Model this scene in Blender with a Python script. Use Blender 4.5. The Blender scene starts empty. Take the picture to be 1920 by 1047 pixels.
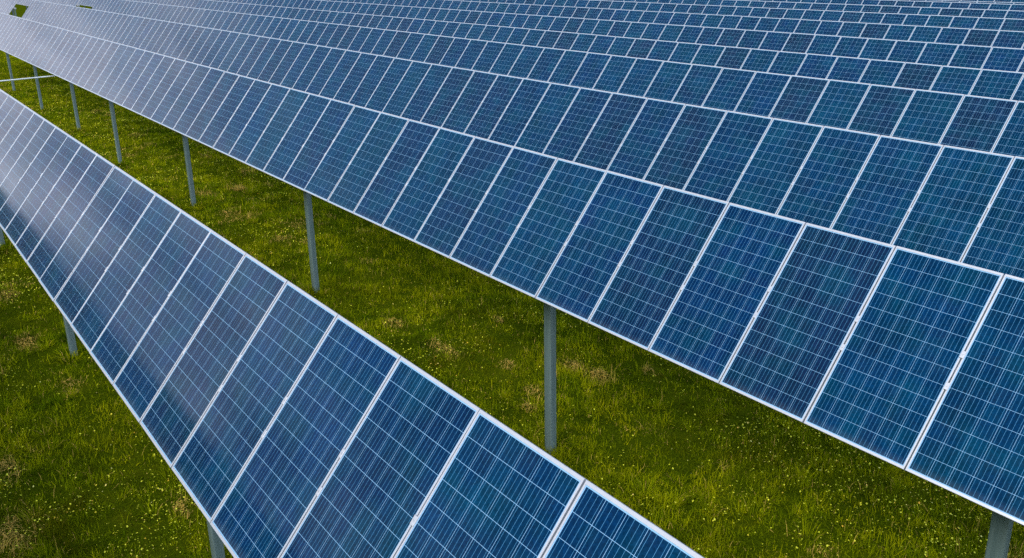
import bpy, math
import numpy as np
from mathutils import Matrix, Vector

rng = np.random.default_rng(7)
sc = bpy.context.scene
col = sc.collection
LIFT = 6.4                                   # camera height datum

# ------------------------------------------------------------------ helpers
def mesh_obj(name, verts, faces, mats, midx=None, uv=None, parent=None, smooth=False):
    me = bpy.data.meshes.new(name)
    me.from_pydata([tuple(v) for v in verts], [], faces)
    for m in mats: me.materials.append(m)
    if midx: me.polygons.foreach_set('material_index', midx)
    if uv is not None:
        l = me.uv_layers.new(name='UVMap')
        l.data.foreach_set('uv', np.asarray(uv, float).ravel())
    if smooth: me.polygons.foreach_set('use_smooth', [True]*len(me.polygons))
    me.update()
    o = bpy.data.objects.new(name, me)
    col.objects.link(o)
    if parent: o.parent = parent
    return o

def empty(name, loc):
    o = bpy.data.objects.new(name, None); col.objects.link(o)
    o.location = loc; o.empty_display_size = .3
    return o

def copy(o, parent):
    c = o.copy(); col.objects.link(c); c.parent = parent
    return c

def tag(o, label=None, cat=None, group=None, kind=None):
    if label: o['label'] = label
    if cat: o['category'] = cat
    if group: o['group'] = group
    if kind: o['kind'] = kind

class NT:
    def __init__(s, name):
        s.m = bpy.data.materials.new(name); s.m.use_nodes = True
        s.t = s.m.node_tree; s.p = s.t.nodes['Principled BSDF']
    def n(s, typ, **kw):
        nd = s.t.nodes.new(typ)
        for k, v in kw.items():
            if k == 'ins':
                for a, b in v.items():
                    if hasattr(b, 'is_output') or isinstance(b, bpy.types.NodeSocket): s.t.links.new(b, nd.inputs[a])
                    else: nd.inputs[a].default_value = b
            else: setattr(nd, k, v)
        return nd
    def math(s, op, a, b=0., c=None):
        ins = {0: a, 1: b}
        if c is not None: ins[2] = c
        return s.n('ShaderNodeMath', operation=op, ins=ins).outputs[0]
    def mix(s, f, a, b, blend='MIX'):
        nd = s.n('ShaderNodeMix', data_type='RGBA', blend_type=blend)
        for i, v in ((0, f), (6, a), (7, b)):
            if isinstance(v, bpy.types.NodeSocket): s.t.links.new(v, nd.inputs[i])
            else: nd.inputs[i].default_value = v if i == 0 else (tuple(v) + (1,))[:4]
        return nd.outputs[2]
    def ramp(s, f, stops, interp='LINEAR'):
        nd = s.n('ShaderNodeValToRGB'); r = nd.color_ramp; r.interpolation = interp
        while len(r.elements) < len(stops): r.elements.new(.5)
        for e, (p, c) in zip(r.elements, stops):
            e.position = p; e.color = tuple(c) + (1,) if len(c) == 3 else c
        s.t.links.new(f, nd.inputs[0]); return nd.outputs[0]
    def noise(s, vec, scale, detail=2, rough=.5):
        nd = s.n('ShaderNodeTexNoise', ins={'Scale': scale, 'Detail': detail, 'Roughness': rough})
        if vec is not None: s.t.links.new(vec, nd.inputs['Vector'])
        return nd.outputs['Fac']
    def set(s, **kw):
        for k, v in kw.items():
            k = k.replace('_', ' ')
            if isinstance(v, bpy.types.NodeSocket): s.t.links.new(v, s.p.inputs[k])
            else: s.p.inputs[k].default_value = tuple(v) + (1,) if isinstance(v, tuple) and len(v) == 3 else v

# ------------------------------------------------------------------ panel dimensions (metres)
PW, PL = .986, 1.95
LIPX, LIPY = .0145, .024          # frame lip along the long and the short sides
CW, CL = .1576, .1573          # cell pitch

# ------------------------------------------------------------------ materials
def mat_cells():
    g = NT('solar_cells')
    uv = g.n('ShaderNodeUVMap').outputs[0]
    sp = g.n('ShaderNodeSeparateXYZ', ins={0: uv})
    u, v = sp.outputs[0], sp.outputs[1]
    rnd = g.n('ShaderNodeObjectInfo').outputs['Random']
    X = g.math('DIVIDE', g.math('ADD', u, 3*CW), CW)
    Y = g.math('DIVIDE', g.math('ADD', v, 6*CL), CL)
    fx, fy = g.math('FRACT', X), g.math('FRACT', Y)
    # white backsheet showing in the gaps between cells and along the margin
    gx = g.math('GREATER_THAN', g.math('ABSOLUTE', g.math('SUBTRACT', fx, .5)), .5 - .0085)
    gy = g.math('GREATER_THAN', g.math('ABSOLUTE', g.math('SUBTRACT', fy, .5)), .5 - .0085)
    ox = g.math('GREATER_THAN', g.math('ABSOLUTE', u), 3*CW)
    oy = g.math('GREATER_THAN', g.math('ABSOLUTE', v), 6*CL)
    gap = g.math('MAXIMUM', g.math('MAXIMUM', gx, gy), g.math('MAXIMUM', ox, oy))
    bb = g.math('LESS_THAN', g.math('ABSOLUTE', g.math('SUBTRACT', g.math('FRACT', g.math('MULTIPLY', fx, 4)), .5)), .026)
    # per cell tint
    cell = g.n('ShaderNodeCombineXYZ', ins={0: g.math('FLOOR', X), 1: g.math('FLOOR', Y), 2: g.math('MULTIPLY', rnd, 91.7)}).outputs[0]
    wn = g.n('ShaderNodeTexWhiteNoise', noise_dimensions='3D', ins={'Vector': cell})
    wv = wn.outputs['Value']
    pan = g.ramp(rnd, [(0, (0.0005, 0.0131, 0.0529)), (.20, (0.0005, 0.0183, 0.0635)), (.36, (0.0004, 0.0245, 0.0652)), (.46, (0.0006, 0.0148, 0.0564)), (.55, (0.0045, 0.0123, 0.0406)),
                       (.63, (0.0061, 0.0123, 0.0387)), (.70, (0.0004, 0.0218, 0.0723)), (.82, (0.0005, 0.0262, 0.0582)), (.90, (0.0004, 0.0166, 0.0705)), (1, (0.0036, 0.0123, 0.0441))])
    alt = g.ramp(wv, [(0, (0.0005, 0.0114, 0.0494)), (.35, (0.0004, 0.0236, 0.0670)), (.6, (0.0054, 0.0123, 0.0406)), (.8, (0.0004, 0.0289, 0.0600)), (1, (0.0005, 0.0158, 0.0652))])
    c = g.mix(.28, pan, alt)
    # crystal grain and soft tonal drift over the module
    ofs = g.n('ShaderNodeVectorMath', operation='ADD', ins={0: uv, 1: g.n('ShaderNodeCombineXYZ', ins={2: g.math('MULTIPLY', rnd, 57.)}).outputs[0]}).outputs[0]
    hue = g.n('ShaderNodeMapRange', ins={0: g.noise(ofs, 2.6, 2), 1: .44, 2: .66}).outputs[0]
    c = g.mix(g.math('MULTIPLY', hue, .55), c, (.0005, .036, .066))
    vor = g.n('ShaderNodeTexVoronoi', ins={'Vector': ofs, 'Scale': 75.}).outputs['Color']
    grain = g.math('MULTIPLY_ADD', g.n('ShaderNodeSeparateColor', ins={0: vor}).outputs[0], .5, .75)
    drift = g.math('MULTIPLY_ADD', g.noise(ofs, 2.2, 2), 1.1, .45)
    stv = g.n('ShaderNodeMapping', ins={'Vector': ofs, 'Scale': (26., 1.1, 1.)}).outputs[0]
    streak = g.math('MULTIPLY_ADD', g.noise(stv, 1., 3, .6), .9, .55)
    k = g.math('MULTIPLY', g.math('MULTIPLY', grain, drift), streak)
    c = g.mix(1., c, g.n('ShaderNodeCombineColor', ins={0: k, 1: k, 2: k}).outputs[0], 'MULTIPLY')
    c = g.mix(bb, c, (.07, .25, .43))
    c = g.mix(gap, c, (.23, .45, .66))
    # thin film of dust, droppings and water marks
    d1 = g.math('MULTIPLY', g.n('ShaderNodeMapRange', ins={0: g.noise(ofs, 7., 4, .65), 1: .5, 2: .78, 3: 0., 4: .014}).outputs[0], 1.)
    edge = g.n('ShaderNodeMapRange', interpolation_type='SMOOTHSTEP', ins={0: v, 1: -.95, 2: -.86, 3: .12, 4: 0.}).outputs[0]
    d1 = g.math('ADD', d1, g.math('MULTIPLY', edge, g.noise(ofs, 16., 4, .7)))
    c = g.mix(d1, c, (.30, .33, .32))
    sp2 = g.n('ShaderNodeTexVoronoi', ins={'Vector': ofs, 'Scale': 9., 'Randomness': 1.})
    dot = g.math('LESS_THAN', sp2.outputs['Distance'], .034)
    dot = g.math('MULTIPLY', dot, g.math('GREATER_THAN', g.n('ShaderNodeSeparateColor', ins={0: sp2.outputs['Color']}).outputs[1], .90))
    c = g.mix(g.math('MULTIPLY', dot, .18), c, (.6, .65, .65))
    rough = g.math('MULTIPLY_ADD', g.noise(ofs, 5., 3), .08, .05)
    g.set(Base_Color=c, Roughness=rough, IOR=1.42, Specular_Tint=(.10, .45, .62))
    bmp = g.n('ShaderNodeBump', ins={'Strength': .03, 'Distance': .01, 'Height': g.noise(ofs, 1.3, 1)})
    g.t.links.new(bmp.outputs[0], g.p.inputs['Normal'])
    return g.m

def mat_frame():
    g = NT('anodised_aluminium')
    tc = g.n('ShaderNodeTexCoord').outputs['Object']
    c = g.mix(g.noise(tc, 14, 4), (.42, .45, .49), (.53, .56, .59))
    g.set(Base_Color=c, Roughness=.42, Metallic=.25)
    return g.m

def mat_simple(name, c1, c2, scale, rough, metal, stretch=(1, 1, 1)):
    g = NT(name)
    tc = g.n('ShaderNodeTexCoord').outputs['Object']
    mp = g.n('ShaderNodeMapping', ins={'Vector': tc, 'Scale': stretch}).outputs[0]
    c = g.mix(g.n('ShaderNodeMapRange', ins={0: g.noise(mp, scale, 5, .65), 1: .3, 2: .7}).outputs[0], c1, c2)
    g.set(Base_Color=c, Roughness=rough, Metallic=metal)
    return g.m

M_cells = mat_cells(); M_frame = mat_frame()
M_back = mat_simple('backsheet', (.5, .51, .52), (.58, .59, .6), 3, .6, 0)
M_galv = mat_simple('galvanised_steel', (.085, .145, .145), (.20, .285, .285), 9, .45, .35, (1, 1, .12))
M_tube = mat_simple('galvanised_tube', (.30, .33, .34), (.42, .45, .46), 12, .45, .5)
M_shaft = mat_simple('bright_galvanised', (.62, .70, .70), (.75, .80, .80), 12, .45, .2)

def mat_ground():
    g = NT('meadow_soil')
    p = g.n('ShaderNodeNewGeometry').outputs['Position']
    c = g.ramp(g.noise(p, 1.3, 6, .7), [(.3, (.010, .017, .001)), (.5, (.030, .044, .001)), (.7, (.085, .088, .003))])
    c2 = g.mix(g.n('ShaderNodeMapRange', ins={0: g.noise(p, 28., 4, .7), 1: .35, 2: .7}).outputs[0], c, (.070, .100, .002))
    g.set(Base_Color=c2, Roughness=.95, Specular_IOR_Level=0.)
    b = g.n('ShaderNodeBump', ins={'Strength': .8, 'Distance': .05, 'Height': g.noise(p, 22., 5, .7)})
    g.t.links.new(b.outputs[0], g.p.inputs['Normal'])
    return g.m

def mat_grass():
    g = NT('grass_blades')
    p = g.n('ShaderNodeNewGeometry').outputs['Position']
    a = g.n('ShaderNodeAttribute', attribute_name='tint')
    r = g.n('ShaderNodeSeparateColor', ins={0: a.outputs['Color']})
    dry, rnd = r.outputs[0], r.outputs[1]
    c = g.ramp(rnd, [(0, (.012, .034, .001)), (.26, (.110, .190, .001)), (.62, (.250, .325, .002)), (1, (.470, .485, .004))])
    big = g.n('ShaderNodeMapRange', ins={0: g.noise(p, .55, 4, .6), 1: .35, 2: .65}).outputs[0]
    c = g.mix(g.math('MULTIPLY', big, .55), c, (.285, .280, .002))
    c = g.mix(dry, c, (.80, .53, .12))
    g.set(Base_Color=c, Roughness=.8, Specular_IOR_Level=.03)
    tr = g.n('ShaderNodeBsdfTranslucent', ins={'Color': c})
    mx = g.n('ShaderNodeMixShader', ins={0: .42, 1: g.p.outputs[0], 2: tr.outputs[0]})
    g.t.links.new(mx.outputs[0], g.t.nodes['Material Output'].inputs[0])
    return g.m

def mat_flower():
    g = NT('yellow_petals')
    a = g.n('ShaderNodeAttribute', attribute_name='tint')
    r = g.n('ShaderNodeSeparateColor', ins={0: a.outputs['Color']}).outputs[1]
    c = g.ramp(r, [(0, (.52, .56, .01)), (.5, (.62, .64, .02)), (.85, (.72, .66, .02)), (.93, (.74, .42, .02)), (1, (.68, .70, .18))])
    g.set(Base_Color=c, Roughness=.6)
    return g.m

# ------------------------------------------------------------------ rows: top right corner, tilt, slope along the row
R_TOP = [(-3.0231, 2.8276, -2.4395), (-2.8793, 7.7123, -2.1799), (-4.8585, 12.7167, -1.8957), (-6.8058, 17.5478, -1.5623),
         (-9.6993, 22.5724, -1.2823), (-11.5253, 27.3088, -.8989), (-13.4626, 32.2468, -.5010), (-15.1316, 36.6035, -.1214),
         (-17.2589, 41.9297, .2100), (-19.1545, 46.8373, .5262), (-21.2499, 52.2427, .6701), (-23.3, 57.2, 1.20), (-25.3, 62.1, 1.62)]
TH = [math.radians(51.42)] + [math.radians(52.549)]*12
SL = [math.radians(-3.4063), math.radians(-3.5366)] + [math.radians(-3.5032)]*11
TUBE_R, TUBE_OFF = .075, .117
POST_H = 3.25

def basis(k):
    m, th = SL[k], TH[k]
    d = Vector((math.cos(m), 0, math.sin(m)))
    t = Vector((-math.sin(th)*math.sin(m), math.cos(th), math.sin(th)*math.cos(m)))
    return d, t, d.cross(t)

AX = []
for k, o in enumerate(R_TOP):
    d, t, n = basis(k)
    AX.append(Vector(o) - t*(PL/2) - n*TUBE_OFF)
_gy = np.array([a.y for a in AX]); _gz = np.array([a.z - a.x*math.tan(SL[2]) for a in AX]) - POST_H
def sclamp(v, a, b):
    return np.clip(v, a, b)
def ground_z(x, y):
    x = np.asarray(x, float); y = np.asarray(y, float)
    s0 = (_gz[1]-_gz[0])/(_gy[1]-_gy[0])
    z = np.interp(y, _gy, _gz) + np.where(y < _gy[0], (np.maximum(y, -40)-_gy[0])*s0, 0) + np.where(y > _gy[-1], (np.minimum(y, 120)-_gy[-1])*.05, 0)
    return z + sclamp(x, -260, 70)*math.tan(SL[2]) + LIFT

# value noise for terrain and planting
_lat = rng.random((512, 512))
def vnoise(x, y, s):
    x = np.asarray(x)*s + 100; y = np.asarray(y)*s + 100
    i = np.floor(x).astype(int); j = np.floor(y).astype(int); fx = x-i; fy = y-j
    fx = fx*fx*(3-2*fx); fy = fy*fy*(3-2*fy)
    L = lambda a, b: _lat[a % 512, b % 512]
    return (L(i, j)*(1-fx)+L(i+1, j)*fx)*(1-fy) + (L(i, j+1)*(1-fx)+L(i+1, j+1)*fx)*fy
_dips = [(-8.49, 7.2, -.20), (-16.39, 7.2, -.06), (-24.33, 7.2, .10), (-32.33, 7.2, -.10), (-38.54, 7.2, .20), (-46.32, 7.2, .04), (-54.05, 7.2, .14), (-16.22, 2.3, .10)]
def bump(x, y):
    g = sum(h*np.exp(-((x-a)**2/9. + (y-b)**2/7.)) for a, b, h in _dips)
    return g + .10*(vnoise(x, y, .45)-.5) + .07*(vnoise(x, y, 1.3)-.5) + .03*(vnoise(x, y, 3.1)-.5)

# ------------------------------------------------------------------ camera
CAM_R = ((.6159, .7876, -.0181), (-.22, .1939, .956), (-.7565, .5848, -.2927))
F_PX = 1559.21
yaw, pit, rol = math.radians(-52.294), math.radians(17.0213), math.radians(-1.0817)
fw = Vector((math.sin(yaw)*math.cos(pit), math.cos(yaw)*math.cos(pit), -math.sin(pit)))
rt = Vector((math.cos(yaw), -math.sin(yaw), 0)); up = rt.cross(fw)
r2 = rt*math.cos(rol) + up*math.sin(rol); u2 = up*math.cos(rol) - rt*math.sin(rol)
cam = bpy.data.cameras.new('camera'); co = bpy.data.objects.new('camera', cam); col.objects.link(co)
co.matrix_world = Matrix(((r2.x, u2.x, -fw.x, 0), (r2.y, u2.y, -fw.y, 0), (r2.z, u2.z, -fw.z, LIFT), (0, 0, 0, 1)))
cam.sensor_width = 36; cam.lens = F_PX/1920*36; cam.clip_start = .1; cam.clip_end = 6000
sc.camera = co
RM = np.array([r2, u2, fw])
def project(P):
    q = RM @ (np.asarray(P, float) - [0, 0, LIFT]).T
    z = np.where(q[2] > .1, q[2], .1)
    return .5 + F_PX*q[0]/z/1920, .5 - F_PX*q[1]/z/1047, q[2]

# ------------------------------------------------------------------ panel meshes
def rect(w, l, z): return [(-w, -l, z), (w, -l, z), (w, l, z), (-w, l, z)]
def frame_geo():
    W, L = PW/2, PL/2
    loops = [rect(W-.026, L-.026, -.040), rect(W, L, -.040), rect(W, L, -.0016), rect(W-.0016, L-.0016, 0),
             rect(W-LIPX+.001, L-LIPY+.001, 0), rect(W-LIPX, L-LIPY, -.001), rect(W-LIPX, L-LIPY, -.0055)]
    vs = [v for lp in loops for v in lp]; fs = []
    for a in range(len(loops)-1):
        for j in range(4):
            b = (j+1) % 4
            fs.append((a*4+j, a*4+b, (a+1)*4+b, (a+1)*4+j))
    return vs, fs
def lam_geo():
    W, L = PW/2-.006, PL/2-.006
    vs = rect(W, L, -.0045) + rect(W, L, -.0095)
    fs = [(0, 1, 2, 3), (7, 6, 5, 4)] + [(j, j+4, (j+1) % 4+4, (j+1) % 4) for j in range(4)]
    return vs, fs, [0, 1, 1, 1, 1, 1]
fv, ff = frame_geo(); lv, lf, lm = lam_geo()
def uv_of(vs, fs): return [(vs[i][0], vs[i][1]) for f in fs for i in f]

tmp = empty('template', (0, 0, 0))
P_near = mesh_obj('solar_panel', lv, lf, [M_cells, M_back], lm, uv_of(lv, lf), tmp)
P_frame = mesh_obj('frame', fv, ff, [M_frame], None, None, tmp)
allv = lv + fv; allf = lf + [tuple(i+len(lv) for i in f) for f in ff]
P_far = mesh_obj('solar_panel', allv, allf, [M_cells, M_back, M_frame], lm + [2]*len(ff), uv_of(allv, allf), tmp)
# mid clamp: bevelled cap with a bolt head, bridging the seam to the next panel (at local -x)
def clamp_geo():
    hx, hy = .0195, .034
    lo, mid, hi = rect(hx, hy, .0005), rect(hx, hy, .004), rect(hx-.003, hy-.003, .0065)
    vs = lo+mid+hi
    fs = [(a*4+j, a*4+(j+1) % 4, (a+1)*4+(j+1) % 4, (a+1)*4+j) for a in range(2) for j in range(4)] + [(8, 9, 10, 11)]
    b = len(vs)
    for z in (.0065, .012):
        vs += [(.007*math.cos(i*math.pi/3), .007*math.sin(i*math.pi/3), z) for i in range(6)]
    fs += [(b+i, b+(i+1) % 6, b+6+(i+1) % 6, b+6+i) for i in range(6)] + [tuple(b+6+i for i in range(6))]
    return vs, fs
cv, cf = clamp_geo()
P_clamp = mesh_obj('clamp', cv, cf, [M_frame], None, None, tmp)

# post: cold formed C section with rounded bends, web towards the camera side
def post_geo(h):
    w, dd, lip_, tck, r = .073, .078, .020, .006, .014
    outer = [(-w+.022*0+lip_-w*0, dd)]  # placeholder replaced below
    def arc(cx, cy, a0, a1): return [(cx+r*math.cos(a), cy+r*math.sin(a)) for a in np.linspace(a0, a1, 4)]
    pi = math.pi
    path = [(-w+lip_+r, dd)] + arc(-w+r, dd-r, pi/2, pi) + arc(-w+r, -dd+r+.04, pi, 1.5*pi) \
        + arc(w-r, -dd+r+.04, 1.5*pi, 2*pi) + arc(w-r, dd-r, 0, pi/2) + [(w-lip_-r, dd)]
    n = len(path); inner = []
    for i in range(n):
        a = Vector(path[max(i-1, 0)]); b = Vector(path[min(i+1, n-1)]); t = (b-a).normalized()
        nn = Vector((-t.y, t.x)); inner.append(tuple(Vector(path[i]) + nn*tck))
    prof = path + inner[::-1]; N = len(prof)
    vs = [(x, y, 0) for x, y in prof] + [(x, y, h) for x, y in prof]
    fs = [(i, (i+1) % N, N+(i+1) % N, N+i) for i in range(N)]
    for i in range(n-1):
        fs.append((N+i, N+i+1, N+N-2-i, N+N-1-i))
    return vs, fs
pv, pf = post_geo(1.)
P_post = mesh_obj('post', pv, pf, [M_galv], None, None, tmp)

def tube_geo(length, r, sides=8, z0=0.):
    vs, fs = [], []
    for x in (0, -length):
        vs += [(x, r*math.cos((i+.5)*2*math.pi/sides), r*math.sin((i+.5)*2*math.pi/sides)) for i in range(sides)]
    fs = [(i, (i+1) % sides, sides+(i+1) % sides, sides+i) for i in range(sides)] + [tuple(range(sides))[::-1], tuple(range(sides, 2*sides))]
    return vs, fs

def bearing_geo():
    vs, fs = [], []
    R, w, n = .098, .05, 14
    for x in (-w, w):
        for rr in (R, TUBE_R+.004):
            vs += [(x, rr*math.cos(i*2*math.pi/n), rr*math.sin(i*2*math.pi/n)) for i in range(n)]
    for i in range(n):
        j = (i+1) % n
        fs += [(i, j, 2*n+j, 2*n+i), (n+i, 3*n+i, 3*n+j, n+j), (i, n+i, n+j, j), (2*n+i, 2*n+j, 3*n+j, 3*n+i)]
    return vs, fs
bv, bf = bearing_geo()
P_bear = mesh_obj('bearing', bv, bf, [M_tube], None, None, tmp)

# ------------------------------------------------------------------ build the rows
ORD = ['nearest', 'second', 'third', 'fourth', 'fifth', 'sixth', 'seventh', 'eighth', 'ninth', 'tenth', 'eleventh', 'twelfth', 'thirteenth']
GROUP = 'parallel rows of tilted solar panels'
def build_row(k, i0, i1, posts, label, near):
    d, t, n = basis(k)
    O = Vector(R_TOP[k]) + Vector((0, 0, LIFT))
    base = AX[k] + Vector((0, 0, LIFT)) - d*i0
    base.z = float(ground_z(base.x, base.y))
    root = empty('solar_panel_row', base)
    tag(root, label, 'solar panel row', GROUP)
    Rm = Matrix((d, t, n)).transposed().to_4x4()
    for i in range(i0, i1):
        c = O - d*(i+.5) - t*(PL/2)
        jit = Matrix.Rotation(rng.normal(0, .0034), 4, 'X') @ Matrix.Rotation(rng.normal(0, .0034), 4, 'Y')
        M = Matrix.Translation(c-base) @ Rm @ jit
        if near:
            p = copy(P_near, root); p.matrix_local = M
            f = copy(P_frame, p); f.matrix_local = Matrix.Identity(4)
            if (k < 2 and i < 26) or (k == 2 and i < 14):
                for yy in (.1565, -.1565):
                    q = copy(P_clamp, p); q.matrix_local = Matrix.Translation((-.5, yy, 0))
        else:
            p = copy(P_far, root); p.matrix_local = M
    # torque tube
    L = (i1-i0) + .9
    tv, tf = tube_geo(L, TUBE_R)
    tube = mesh_obj('torque_tube', tv, tf, [M_tube], None, None, root)
    a = AX[k] + Vector((0, 0, LIFT)) - d*(i0-.45)
    tube.matrix_local = Matrix.Translation(a-base) @ Rm
    for x in posts:
        ax = AX[k] + Vector((0, 0, LIFT)) + d*((x-AX[k].x)/d.x)
        gz = float(ground_z(ax.x, ax.y)) - .35
        h = ax.z - .07 - gz
        p = copy(P_post, root)
        p.matrix_local = Matrix.Translation(Vector((ax.x, ax.y, gz))-base) @ Matrix.Diagonal((1, 1, h, 1))
        b = copy(P_bear, root)
        b.matrix_local = Matrix.Translation(ax-base) @ Rm
    return root

def last_visible(k):
    d, t, n = basis(k)
    best = 10
    for i in range(0, 140):
        P = Vector(R_TOP[k]) - d*i - t*1.5 + Vector((0, 0, LIFT))
        x, y, z = project([P]); 
        if z[0] > 1 and x[0] > -.03 and y[0] > -.006: best = i
    return best
# the row on the near side stands just outside the picture, below and left of the viewpoint
R_TOP.append((-3.4, -2.06, -2.70)); TH.append(TH[1]); SL.append(SL[0])
_d, _t, _n = basis(13); AX.append(Vector(R_TOP[13]) - _t*(PL/2) - _n*TUBE_OFF)
build_row(13, -4, 44, [-1.4, -9.3, -17.2, -25.1, -33., -40.9], 'row of solar panels standing outside the picture, beyond the grass at lower left', False)
row2_posts = [3.6, -2.40, -8.49, -16.39, -24.33, -32.33, -38.54, -46.32, -54.05, -61.9]
build_row(0, -4, last_visible(0)+5, [-1.0, -8.67, -16.22, -24.19, -32.1], 'nearest row of solar panels, cut off by the bottom edge, with grass on both sides', True)
build_row(1, -6, last_visible(1)+5, row2_posts, 'second row of solar panels, its tall grey posts standing in the open grass strip', True)
def std_posts(k, i0, i1):
    xs = []; i = i0+1.2
    while i < i1:
        xs.append(AX[k].x - i*math.cos(SL[k])); i += 7.9
    xs.append(AX[k].x - (i1-.6)*math.cos(SL[k]))
    return xs
def far_posts(k, i0, i1): return std_posts(k, i0, i1)
for k in range(2, 13):
    e = last_visible(k)
    if k == 2:
        build_row(k, -5, 72, std_posts(k, -5, 72), 'third row of solar panels, long stretch to the right of its open gap', True)
        build_row(k, 78, e+4, std_posts(k, 78, e+4), 'far end piece of the third panel row, left of the larger green gap', False)
    elif k == 3:
        build_row(k, -5, 70, std_posts(k, -5, 70), 'fourth row of solar panels, long stretch to the right of its small gap', False)
        build_row(k, 76, e+3, std_posts(k, 76, e+3), 'far end piece of the fourth panel row, left of the smaller green gap', False)
    else:
        s = -5 if k < 11 else -8
        e = max(e, 40)
        build_row(k, s, min(e+2, s+100), std_posts(k, s, min(e+2, s+100)), '%s row of solar panels counted back from the nearest row' % ORD[k], False)
for o in (P_near, P_frame, P_far, P_clamp, P_post, P_bear, tmp): bpy.data.objects.remove(o)

# ------------------------------------------------------------------ drive shaft linking the rows
DX = -39.0
ys = [AX[0].y - 1.2, AX[1].y + .4, AX[2].y + .4]
pa = Vector((DX, AX[0].y-.9, 0)); pb = Vector((DX, AX[3].y+.6, 0))
def shaft_z(y): return -1.777 + (y-4.79)*.0535 + LIFT
pa.z, pb.z = shaft_z(pa.y), shaft_z(pb.y)
Ls = (pb-pa).length
sv, sf = tube_geo(Ls, .027, 10)
for yj in (4.4, 9.2, 14.2):                       # coupling sleeves
    s = (yj-pa.y)/(pb.y-pa.y)*Ls
    v2, f2 = tube_geo(.3, .035, 10)
    b = len(sv); sv += [(x-s, y, z) for x, y, z in v2]; sf += [tuple(i+b for i in f) for f in f2]
shaft = mesh_obj('drive_shaft', sv, sf, [M_shaft])
ydir = (pa-pb).normalized(); zax = Vector((0, 0, 1)); xs_ = ydir; y_ = zax.cross(xs_).normalized(); z_ = xs_.cross(y_)
shaft.matrix_world = Matrix.Translation(pa) @ Matrix((xs_, y_, z_)).transposed().to_4x4()
tag(shaft, 'thin pale steel drive shaft crossing the grass between two panel rows, upper left', 'drive shaft')

# ------------------------------------------------------------------ ground
gx = np.concatenate([[-3000, -1200, -500, -300, -200, -150, -120], np.arange(-100, 8.01, .4), [12, 20, 35, 60, 120, 300, 900, 3000]])
gy = np.concatenate([[-3000, -900, -250, -80, -40, -20, -10], np.arange(-6, 24.01, .4), np.arange(26, 66, 4), [80, 120, 220, 600, 1500, 4000]])
XX, YY = np.meshgrid(gx, gy, indexing='ij')
ZZ = ground_z(XX, YY) + bump(XX, YY)*((XX > -105) & (XX < 9) & (YY < 25) & (YY > -7))
nv = np.stack([XX, YY, ZZ], -1).reshape(-1, 3); ny = len(gy)
I = (np.arange(len(gx)-1)[:, None]*ny + np.arange(ny-1)[None]).ravel()
gf = np.stack([I, I+ny, I+ny+1, I+1], 1)
me = bpy.data.meshes.new('ground'); me.from_pydata(nv.tolist(), [], gf.tolist())
me.materials.append(mat_ground()); me.polygons.foreach_set('use_smooth', [True]*len(me.polygons))
ground = bpy.data.objects.new('ground', me); col.objects.link(ground)
tag(ground, kind='structure')

def tri_mesh(name, V, tint, per, mat):
    """V (n*per,3) triangles per blade, tint (n,2)"""
    nt = len(V)//3
    me = bpy.data.meshes.new(name)
    me.vertices.add(len(V)); me.vertices.foreach_set('co', V.astype(np.float32).ravel())
    me.loops.add(len(V)); me.loops.foreach_set('vertex_index', np.arange(len(V), dtype=np.int32))
    me.polygons.add(nt); me.polygons.foreach_set('loop_start', np.arange(0, len(V), 3, dtype=np.int32))
    me.polygons.foreach_set('loop_total', np.full(nt, 3, np.int32))
    a = me.color_attributes.new('tint', 'FLOAT_COLOR', 'POINT')
    c = np.zeros((len(V), 4), np.float32); c[:, 3] = 1
    c[:, :2] = np.repeat(tint, per, axis=0)
    a.data.foreach_set('color', c.ravel())
    me.materials.append(mat); me.update(calc_edges=True); me.validate()
    o = bpy.data.objects.new(name, me); col.objects.link(o)
    return o

def scatter(dens, refd, expo, maxd):
    """random points on the meadow, thinning out with distance from the viewpoint"""
    out = []
    for (x0, x1, y0, y1) in ((-32, 3, -4, 12), (-85, -32, 2, 19), (-125, -85, 10, 30), (-85, -70, 19, 30)):
        n = int((x1-x0)*(y1-y0)*dens)
        x = rng.uniform(x0, x1, n); y = rng.uniform(y0, y1, n)
        z = ground_z(x, y)
        dist = np.sqrt(x*x+y*y+(z-LIFT)**2)
        keep = rng.random(n) < np.minimum(1, (refd/dist)**expo)
        x, y, z, dist = x[keep], y[keep], z[keep], dist[keep]
        px, py, pz = project(np.stack([x, y, z], 1))
        v = (pz > 1) & (px > -.12) & (px < 1.12) & (py > -.1) & (py < 1.15) & (dist < maxd)
        out.append(np.stack([x[v], y[v], dist[v]], 1))
    return np.concatenate(out)

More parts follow.
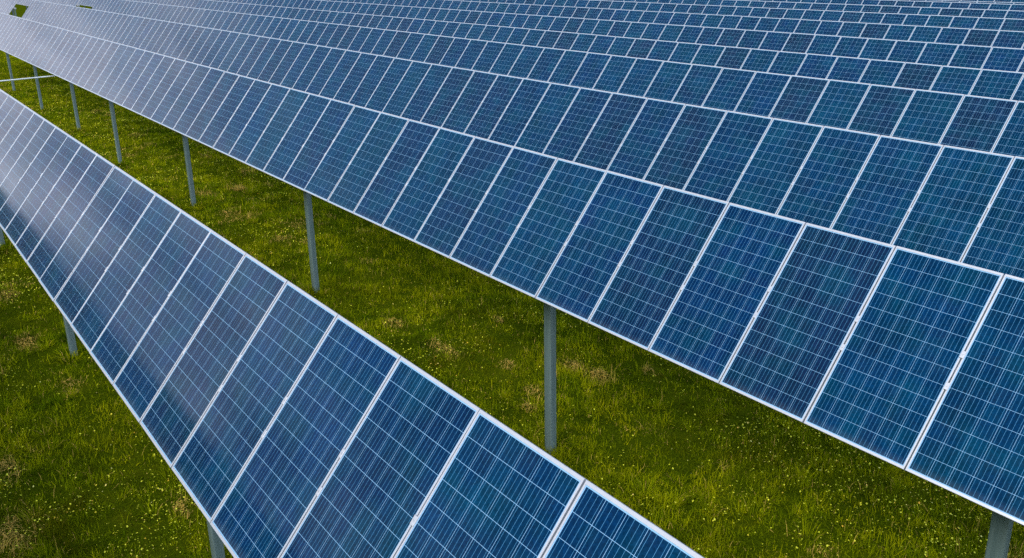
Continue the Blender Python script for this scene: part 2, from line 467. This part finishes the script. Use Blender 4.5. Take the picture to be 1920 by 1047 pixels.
# mown, dried heaps of cuttings seen on the strip: (x, y, radius)
def on_ground(px, py):
    v = np.array([(px-960)/F_PX, -(py-523.5)/F_PX, 1.]) @ RM
    s = 5.
    for _ in range(60):
        P = v*s + [0, 0, LIFT]; s *= 1 + .5*(P[2]-ground_z(P[0], P[1]))/6.4
    return v[0]*s, v[1]*s
heaps = [(on_ground(a, b), r) for a, b, r in ((742, 604, .30), (832, 652, .42), (1075, 676, .30), (1004, 722, .25), (1122, 695, .36), (528, 450, .4), (448, 357, .5), (570, 452, .2),
          (936, 600, .2), (950, 674, .25), (135, 731, .42), (52, 652, .4), (48, 655, .3), (340, 955, .25), (12, 558, .4), (10, 890, .35), (20, 1010, .5), (990, 748, .2), (690, 485, .25), (1218, 690, .2), (180, 212, .6), (205, 219, .5))]
def dryness(x, y):
    d = np.zeros_like(x)
    for (hx, hy), r in heaps:
        q = ((x-hx)**2*.8 + ((y-hy)*1.5)**2)/(r*r*.62*(.55+.9*vnoise(x, y, 4.)))
        d = np.maximum(d, np.exp(-q*1.6))
    n = vnoise(x, y, .9)*.6 + vnoise(x, y, 2.6)*.4
    return np.maximum(d*1.15, np.clip((n-.73)*4, 0, .55))

pts = scatter(2700, 9.5, 1.15, 110)
gapn = vnoise(pts[:, 0], pts[:, 1], 4.3)*.6 + vnoise(pts[:, 0]+31, pts[:, 1], 8.7)*.4
pts = pts[rng.random(len(pts)) < np.clip((gapn-.25)*3.4, .25, 1)]
kind = np.zeros(len(pts), int)
# tussocks: sheaves of longer blades fanning out from one root
tp = scatter(3.4, 11, .8, 60)
tp = tp[rng.random(len(tp)) < np.clip(vnoise(tp[:, 0], tp[:, 1], .8)*1.9-.35, .1, 1)]
pp = np.array([(px_, AX[1].y) for px_ in row2_posts[2:8]] + [(px_, AX[0].y) for px_ in (-8.67, -16.22, -24.19)])
pp = np.repeat(pp, 9, axis=0) + rng.normal(0, .22, (len(pp)*9, 2))
tp = np.concatenate([tp, np.column_stack([pp, np.sqrt((pp**2).sum(1)+40)])])
nb = 46
tr_ = rng.uniform(.05, .15, len(tp))
tx = np.repeat(tp[:, 0], nb); ty = np.repeat(tp[:, 1], nb); td = np.repeat(tp[:, 2], nb); tr = np.repeat(tr_, nb)
ta = rng.uniform(0, 2*np.pi, len(tx)); rad_ = tr*np.sqrt(rng.random(len(tx)))
tus = np.stack([tx+np.cos(ta)*rad_, ty+np.sin(ta)*rad_, td], 1)
ttint = np.repeat(rng.random(len(tp)), nb)
nm = len(pts)
x, y, dist = np.concatenate([pts, tus]).T
n = len(x); is_t = np.arange(n) >= nm
dry = dryness(x, y)
hgt = (.028 + .115*vnoise(x, y, 1.1)**1.4 + .11*vnoise(x, y, 3.6)**2)*rng.uniform(.5, 1.35, n)
long_ = rng.random(n) < .035
hgt = np.where(long_, rng.uniform(.14, .28, n), hgt)
hgt[nm:] = rng.uniform(.12, .27, n-nm)*(.6+tr*4.5)
hgt *= np.where(dry > .45, .75, 1)
wid = rng.uniform(.004, .0100, n)*np.maximum(1, dist/9.5)**.62
broad = (rng.random(n) < .16) & ~is_t
wid[broad] *= 2.5; hgt[broad] *= .5
az = rng.uniform(0, 2*np.pi, n); lean = np.abs(rng.normal(.55, .42, n)) + np.where(dry > .45, .9, 0) + broad*.5
az[nm:] = ta + rng.normal(0, .5, n-nm); lean[nm:] = rad_/tr*.75 + rng.normal(.15, .15, n-nm)
z = ground_z(x, y) + bump(x, y) - .01
base = np.stack([x, y, z], 1) + 0
base[:, 2] += np.where(dry > .5, rng.uniform(0, .11, n)*dry, 0)
fa = az + rng.normal(np.pi/2, .5, n)
side = np.stack([np.cos(fa), np.sin(fa), np.zeros(n)], 1)*wid[:, None]/2
def at(f):
    l = lean*(.55+.75*f)
    return base + np.stack([np.cos(az)*np.sin(l), np.sin(az)*np.sin(l), np.cos(l)], 1)*(hgt*f)[:, None]
m1, tip = at(.55), at(1.)
tip[:, 2] -= .15*hgt*np.sin(lean)
V = np.stack([base-side, base+side, m1+side*.75, base-side, m1+side*.75, m1-side*.75, m1-side*.75, m1+side*.75, tip], 1).reshape(-1, 3)
tuft = vnoise(x, y, 2.9)*.5 + vnoise(x+17, y, 6.5)*.5
tuft = np.clip((tuft-.5)*2.5+.5, 0, 1)
rr = .66*tuft + .40*rng.random(n) - .02 + .22*long_ + .55*(vnoise(x+5, y, 1.25)-.5) + .35*(vnoise(x, y+9, .42)-.5)
rr[nm:] = .75*ttint + .35*rng.random(n-nm)
tint = np.stack([np.clip(np.where(rng.random(n) < dry*1.1, .55+.5*rng.random(n), dry*.25) + (rng.random(n) < .03)*.7, 0, 1), np.clip(rr, 0, 1)], 1)
grass = tri_mesh('grass', V, tint, 9, mat_grass())
tag(grass, 'rough green meadow grass with dry straw patches growing between the panel rows', 'grass', kind='stuff')

# flowers: little five petalled discs held just above the sward, in drifts
fp = scatter(260, 9.5, .75, 60)
x, y, dist = fp.T
dens = np.clip((vnoise(x, y, .5)*.5 + vnoise(x, y, 1.7)*.5 - .38)*2.6, .06, 1)
k = rng.random(len(x)) < dens
x, y, dist = x[k], y[k], dist[k]; n = len(x)
z = ground_z(x, y) + bump(x, y) + .03 + .13*vnoise(x, y, 1.1)**1.3 + rng.uniform(0, .07, n)
rad = (.0042 + .0085*rng.random(n)**1.8)*np.maximum(1, dist/10)**.45
tilt = rng.normal(0, .35, (n, 2)); rot = rng.uniform(0, 2*np.pi, n)
T = []
for j in range(5):
    a0 = rot + j*2*np.pi/5; 
    def pt(a, r): 
        px, py = np.cos(a)*r, np.sin(a)*r
        return np.stack([x+px, y+py, z + px*tilt[:, 0] + py*tilt[:, 1] + .25*r], 1)
    T.append(np.stack([pt(a0, 0*rad), pt(a0-.62, rad), pt(a0+.62, rad)], 1))
V = np.stack(T, 1).reshape(-1, 3)
flow = tri_mesh('wildflowers', V, np.stack([np.zeros(n), rng.random(n)], 1), 15, mat_flower())
tag(flow, 'tiny yellow wildflowers dotted in drifts through the grass', 'wildflowers', kind='stuff')

# ------------------------------------------------------------------ sky and sun
SUN_EL, SUN_AZ = math.radians(41), math.radians(163)      # azimuth clockwise from +Y
w = bpy.data.worlds.new('World'); sc.world = w; w.use_nodes = True
nt = w.node_tree; N = nt.nodes; Lk = nt.links
bg = N['Background']
sky = N.new('ShaderNodeTexSky'); sky.sky_type = 'NISHITA'; sky.sun_disc = False
sky.sun_elevation = SUN_EL; sky.sun_rotation = SUN_AZ; sky.dust_density = 2.; sky.ozone_density = 2.
tc = N.new('ShaderNodeTexCoord')
sep = N.new('ShaderNodeSeparateXYZ'); Lk.new(tc.outputs['Generated'], sep.inputs[0])
mp = N.new('ShaderNodeMapping'); mp.inputs['Scale'].default_value = (1, 1, 2.6); Lk.new(tc.outputs['Generated'], mp.inputs[0])
n1 = N.new('ShaderNodeTexNoise'); n1.inputs['Scale'].default_value = 4.2; n1.inputs['Detail'].default_value = 5; n1.inputs['Roughness'].default_value = .55
Lk.new(mp.outputs[0], n1.inputs['Vector'])
elev = N.new('ShaderNodeMapRange'); elev.inputs[1].default_value = .15; elev.inputs[2].default_value = .52; elev.inputs[3].default_value = .38; elev.inputs[4].default_value = -.26
Lk.new(sep.outputs[2], elev.inputs[0])
ad = N.new('ShaderNodeMath'); ad.operation = 'ADD'; Lk.new(n1.outputs['Fac'], ad.inputs[0]); Lk.new(elev.outputs[0], ad.inputs[1])
cov = N.new('ShaderNodeMapRange'); cov.inputs[1].default_value = .42; cov.inputs[2].default_value = .68; Lk.new(ad.outputs[0], cov.inputs[0])
n2 = N.new('ShaderNodeTexNoise'); n2.inputs['Scale'].default_value = 6.; n2.inputs['Detail'].default_value = 4
Lk.new(mp.outputs[0], n2.inputs['Vector'])
cr = N.new('ShaderNodeValToRGB')
cr.color_ramp.elements[0].position = .38; cr.color_ramp.elements[0].color = (2.0, 2.15, 2.8, 1)
cr.color_ramp.elements[1].position = .62; cr.color_ramp.elements[1].color = (7.4, 7.15, 8.0, 1)
Lk.new(n2.outputs['Fac'], cr.inputs[0])
mx = N.new('ShaderNodeMix'); mx.data_type = 'RGBA'
Lk.new(cov.outputs[0], mx.inputs[0]); Lk.new(sky.outputs[0], mx.inputs[6]); Lk.new(cr.outputs[0], mx.inputs[7])
# sky brightened on the far side of the field, added to light the grass
dt = N.new('ShaderNodeVectorMath'); dt.operation = 'DOT_PRODUCT'; dt.inputs[1].default_value = (.66, .38, .65)
Lk.new(tc.outputs['Generated'], dt.inputs[0])
gl = N.new('ShaderNodeMapRange'); gl.interpolation_type = 'SMOOTHSTEP'
for i_, v_ in ((1, .25), (2, .95), (3, 1.), (4, 2.6)): gl.inputs[i_].default_value = v_
Lk.new(dt.outputs['Value'], gl.inputs[0])
sc_ = N.new('ShaderNodeVectorMath'); sc_.operation = 'SCALE'
Lk.new(mx.outputs[2], sc_.inputs[0]); Lk.new(gl.outputs[0], sc_.inputs['Scale'])
Lk.new(sc_.outputs[0], bg.inputs[0]); bg.inputs[1].default_value = .1
sun = bpy.data.lights.new('sun', 'SUN'); sun.energy = 1.5; sun.angle = math.radians(25); sun.color = (1, .96, .9)
so = bpy.data.objects.new('sun', sun); col.objects.link(so)
sd = Vector((math.sin(SUN_AZ)*math.cos(SUN_EL), math.cos(SUN_AZ)*math.cos(SUN_EL), math.sin(SUN_EL)))
so.rotation_euler = sd.to_track_quat('Z', 'Y').to_euler(); so.location = (0, -20, 40)

vs_ = sc.view_settings
vs_.view_transform = 'Standard'; vs_.look = 'None'; vs_.exposure = .8; vs_.gamma = 1; vs_.use_curve_mapping = False

sc.cycles.use_denoising = False
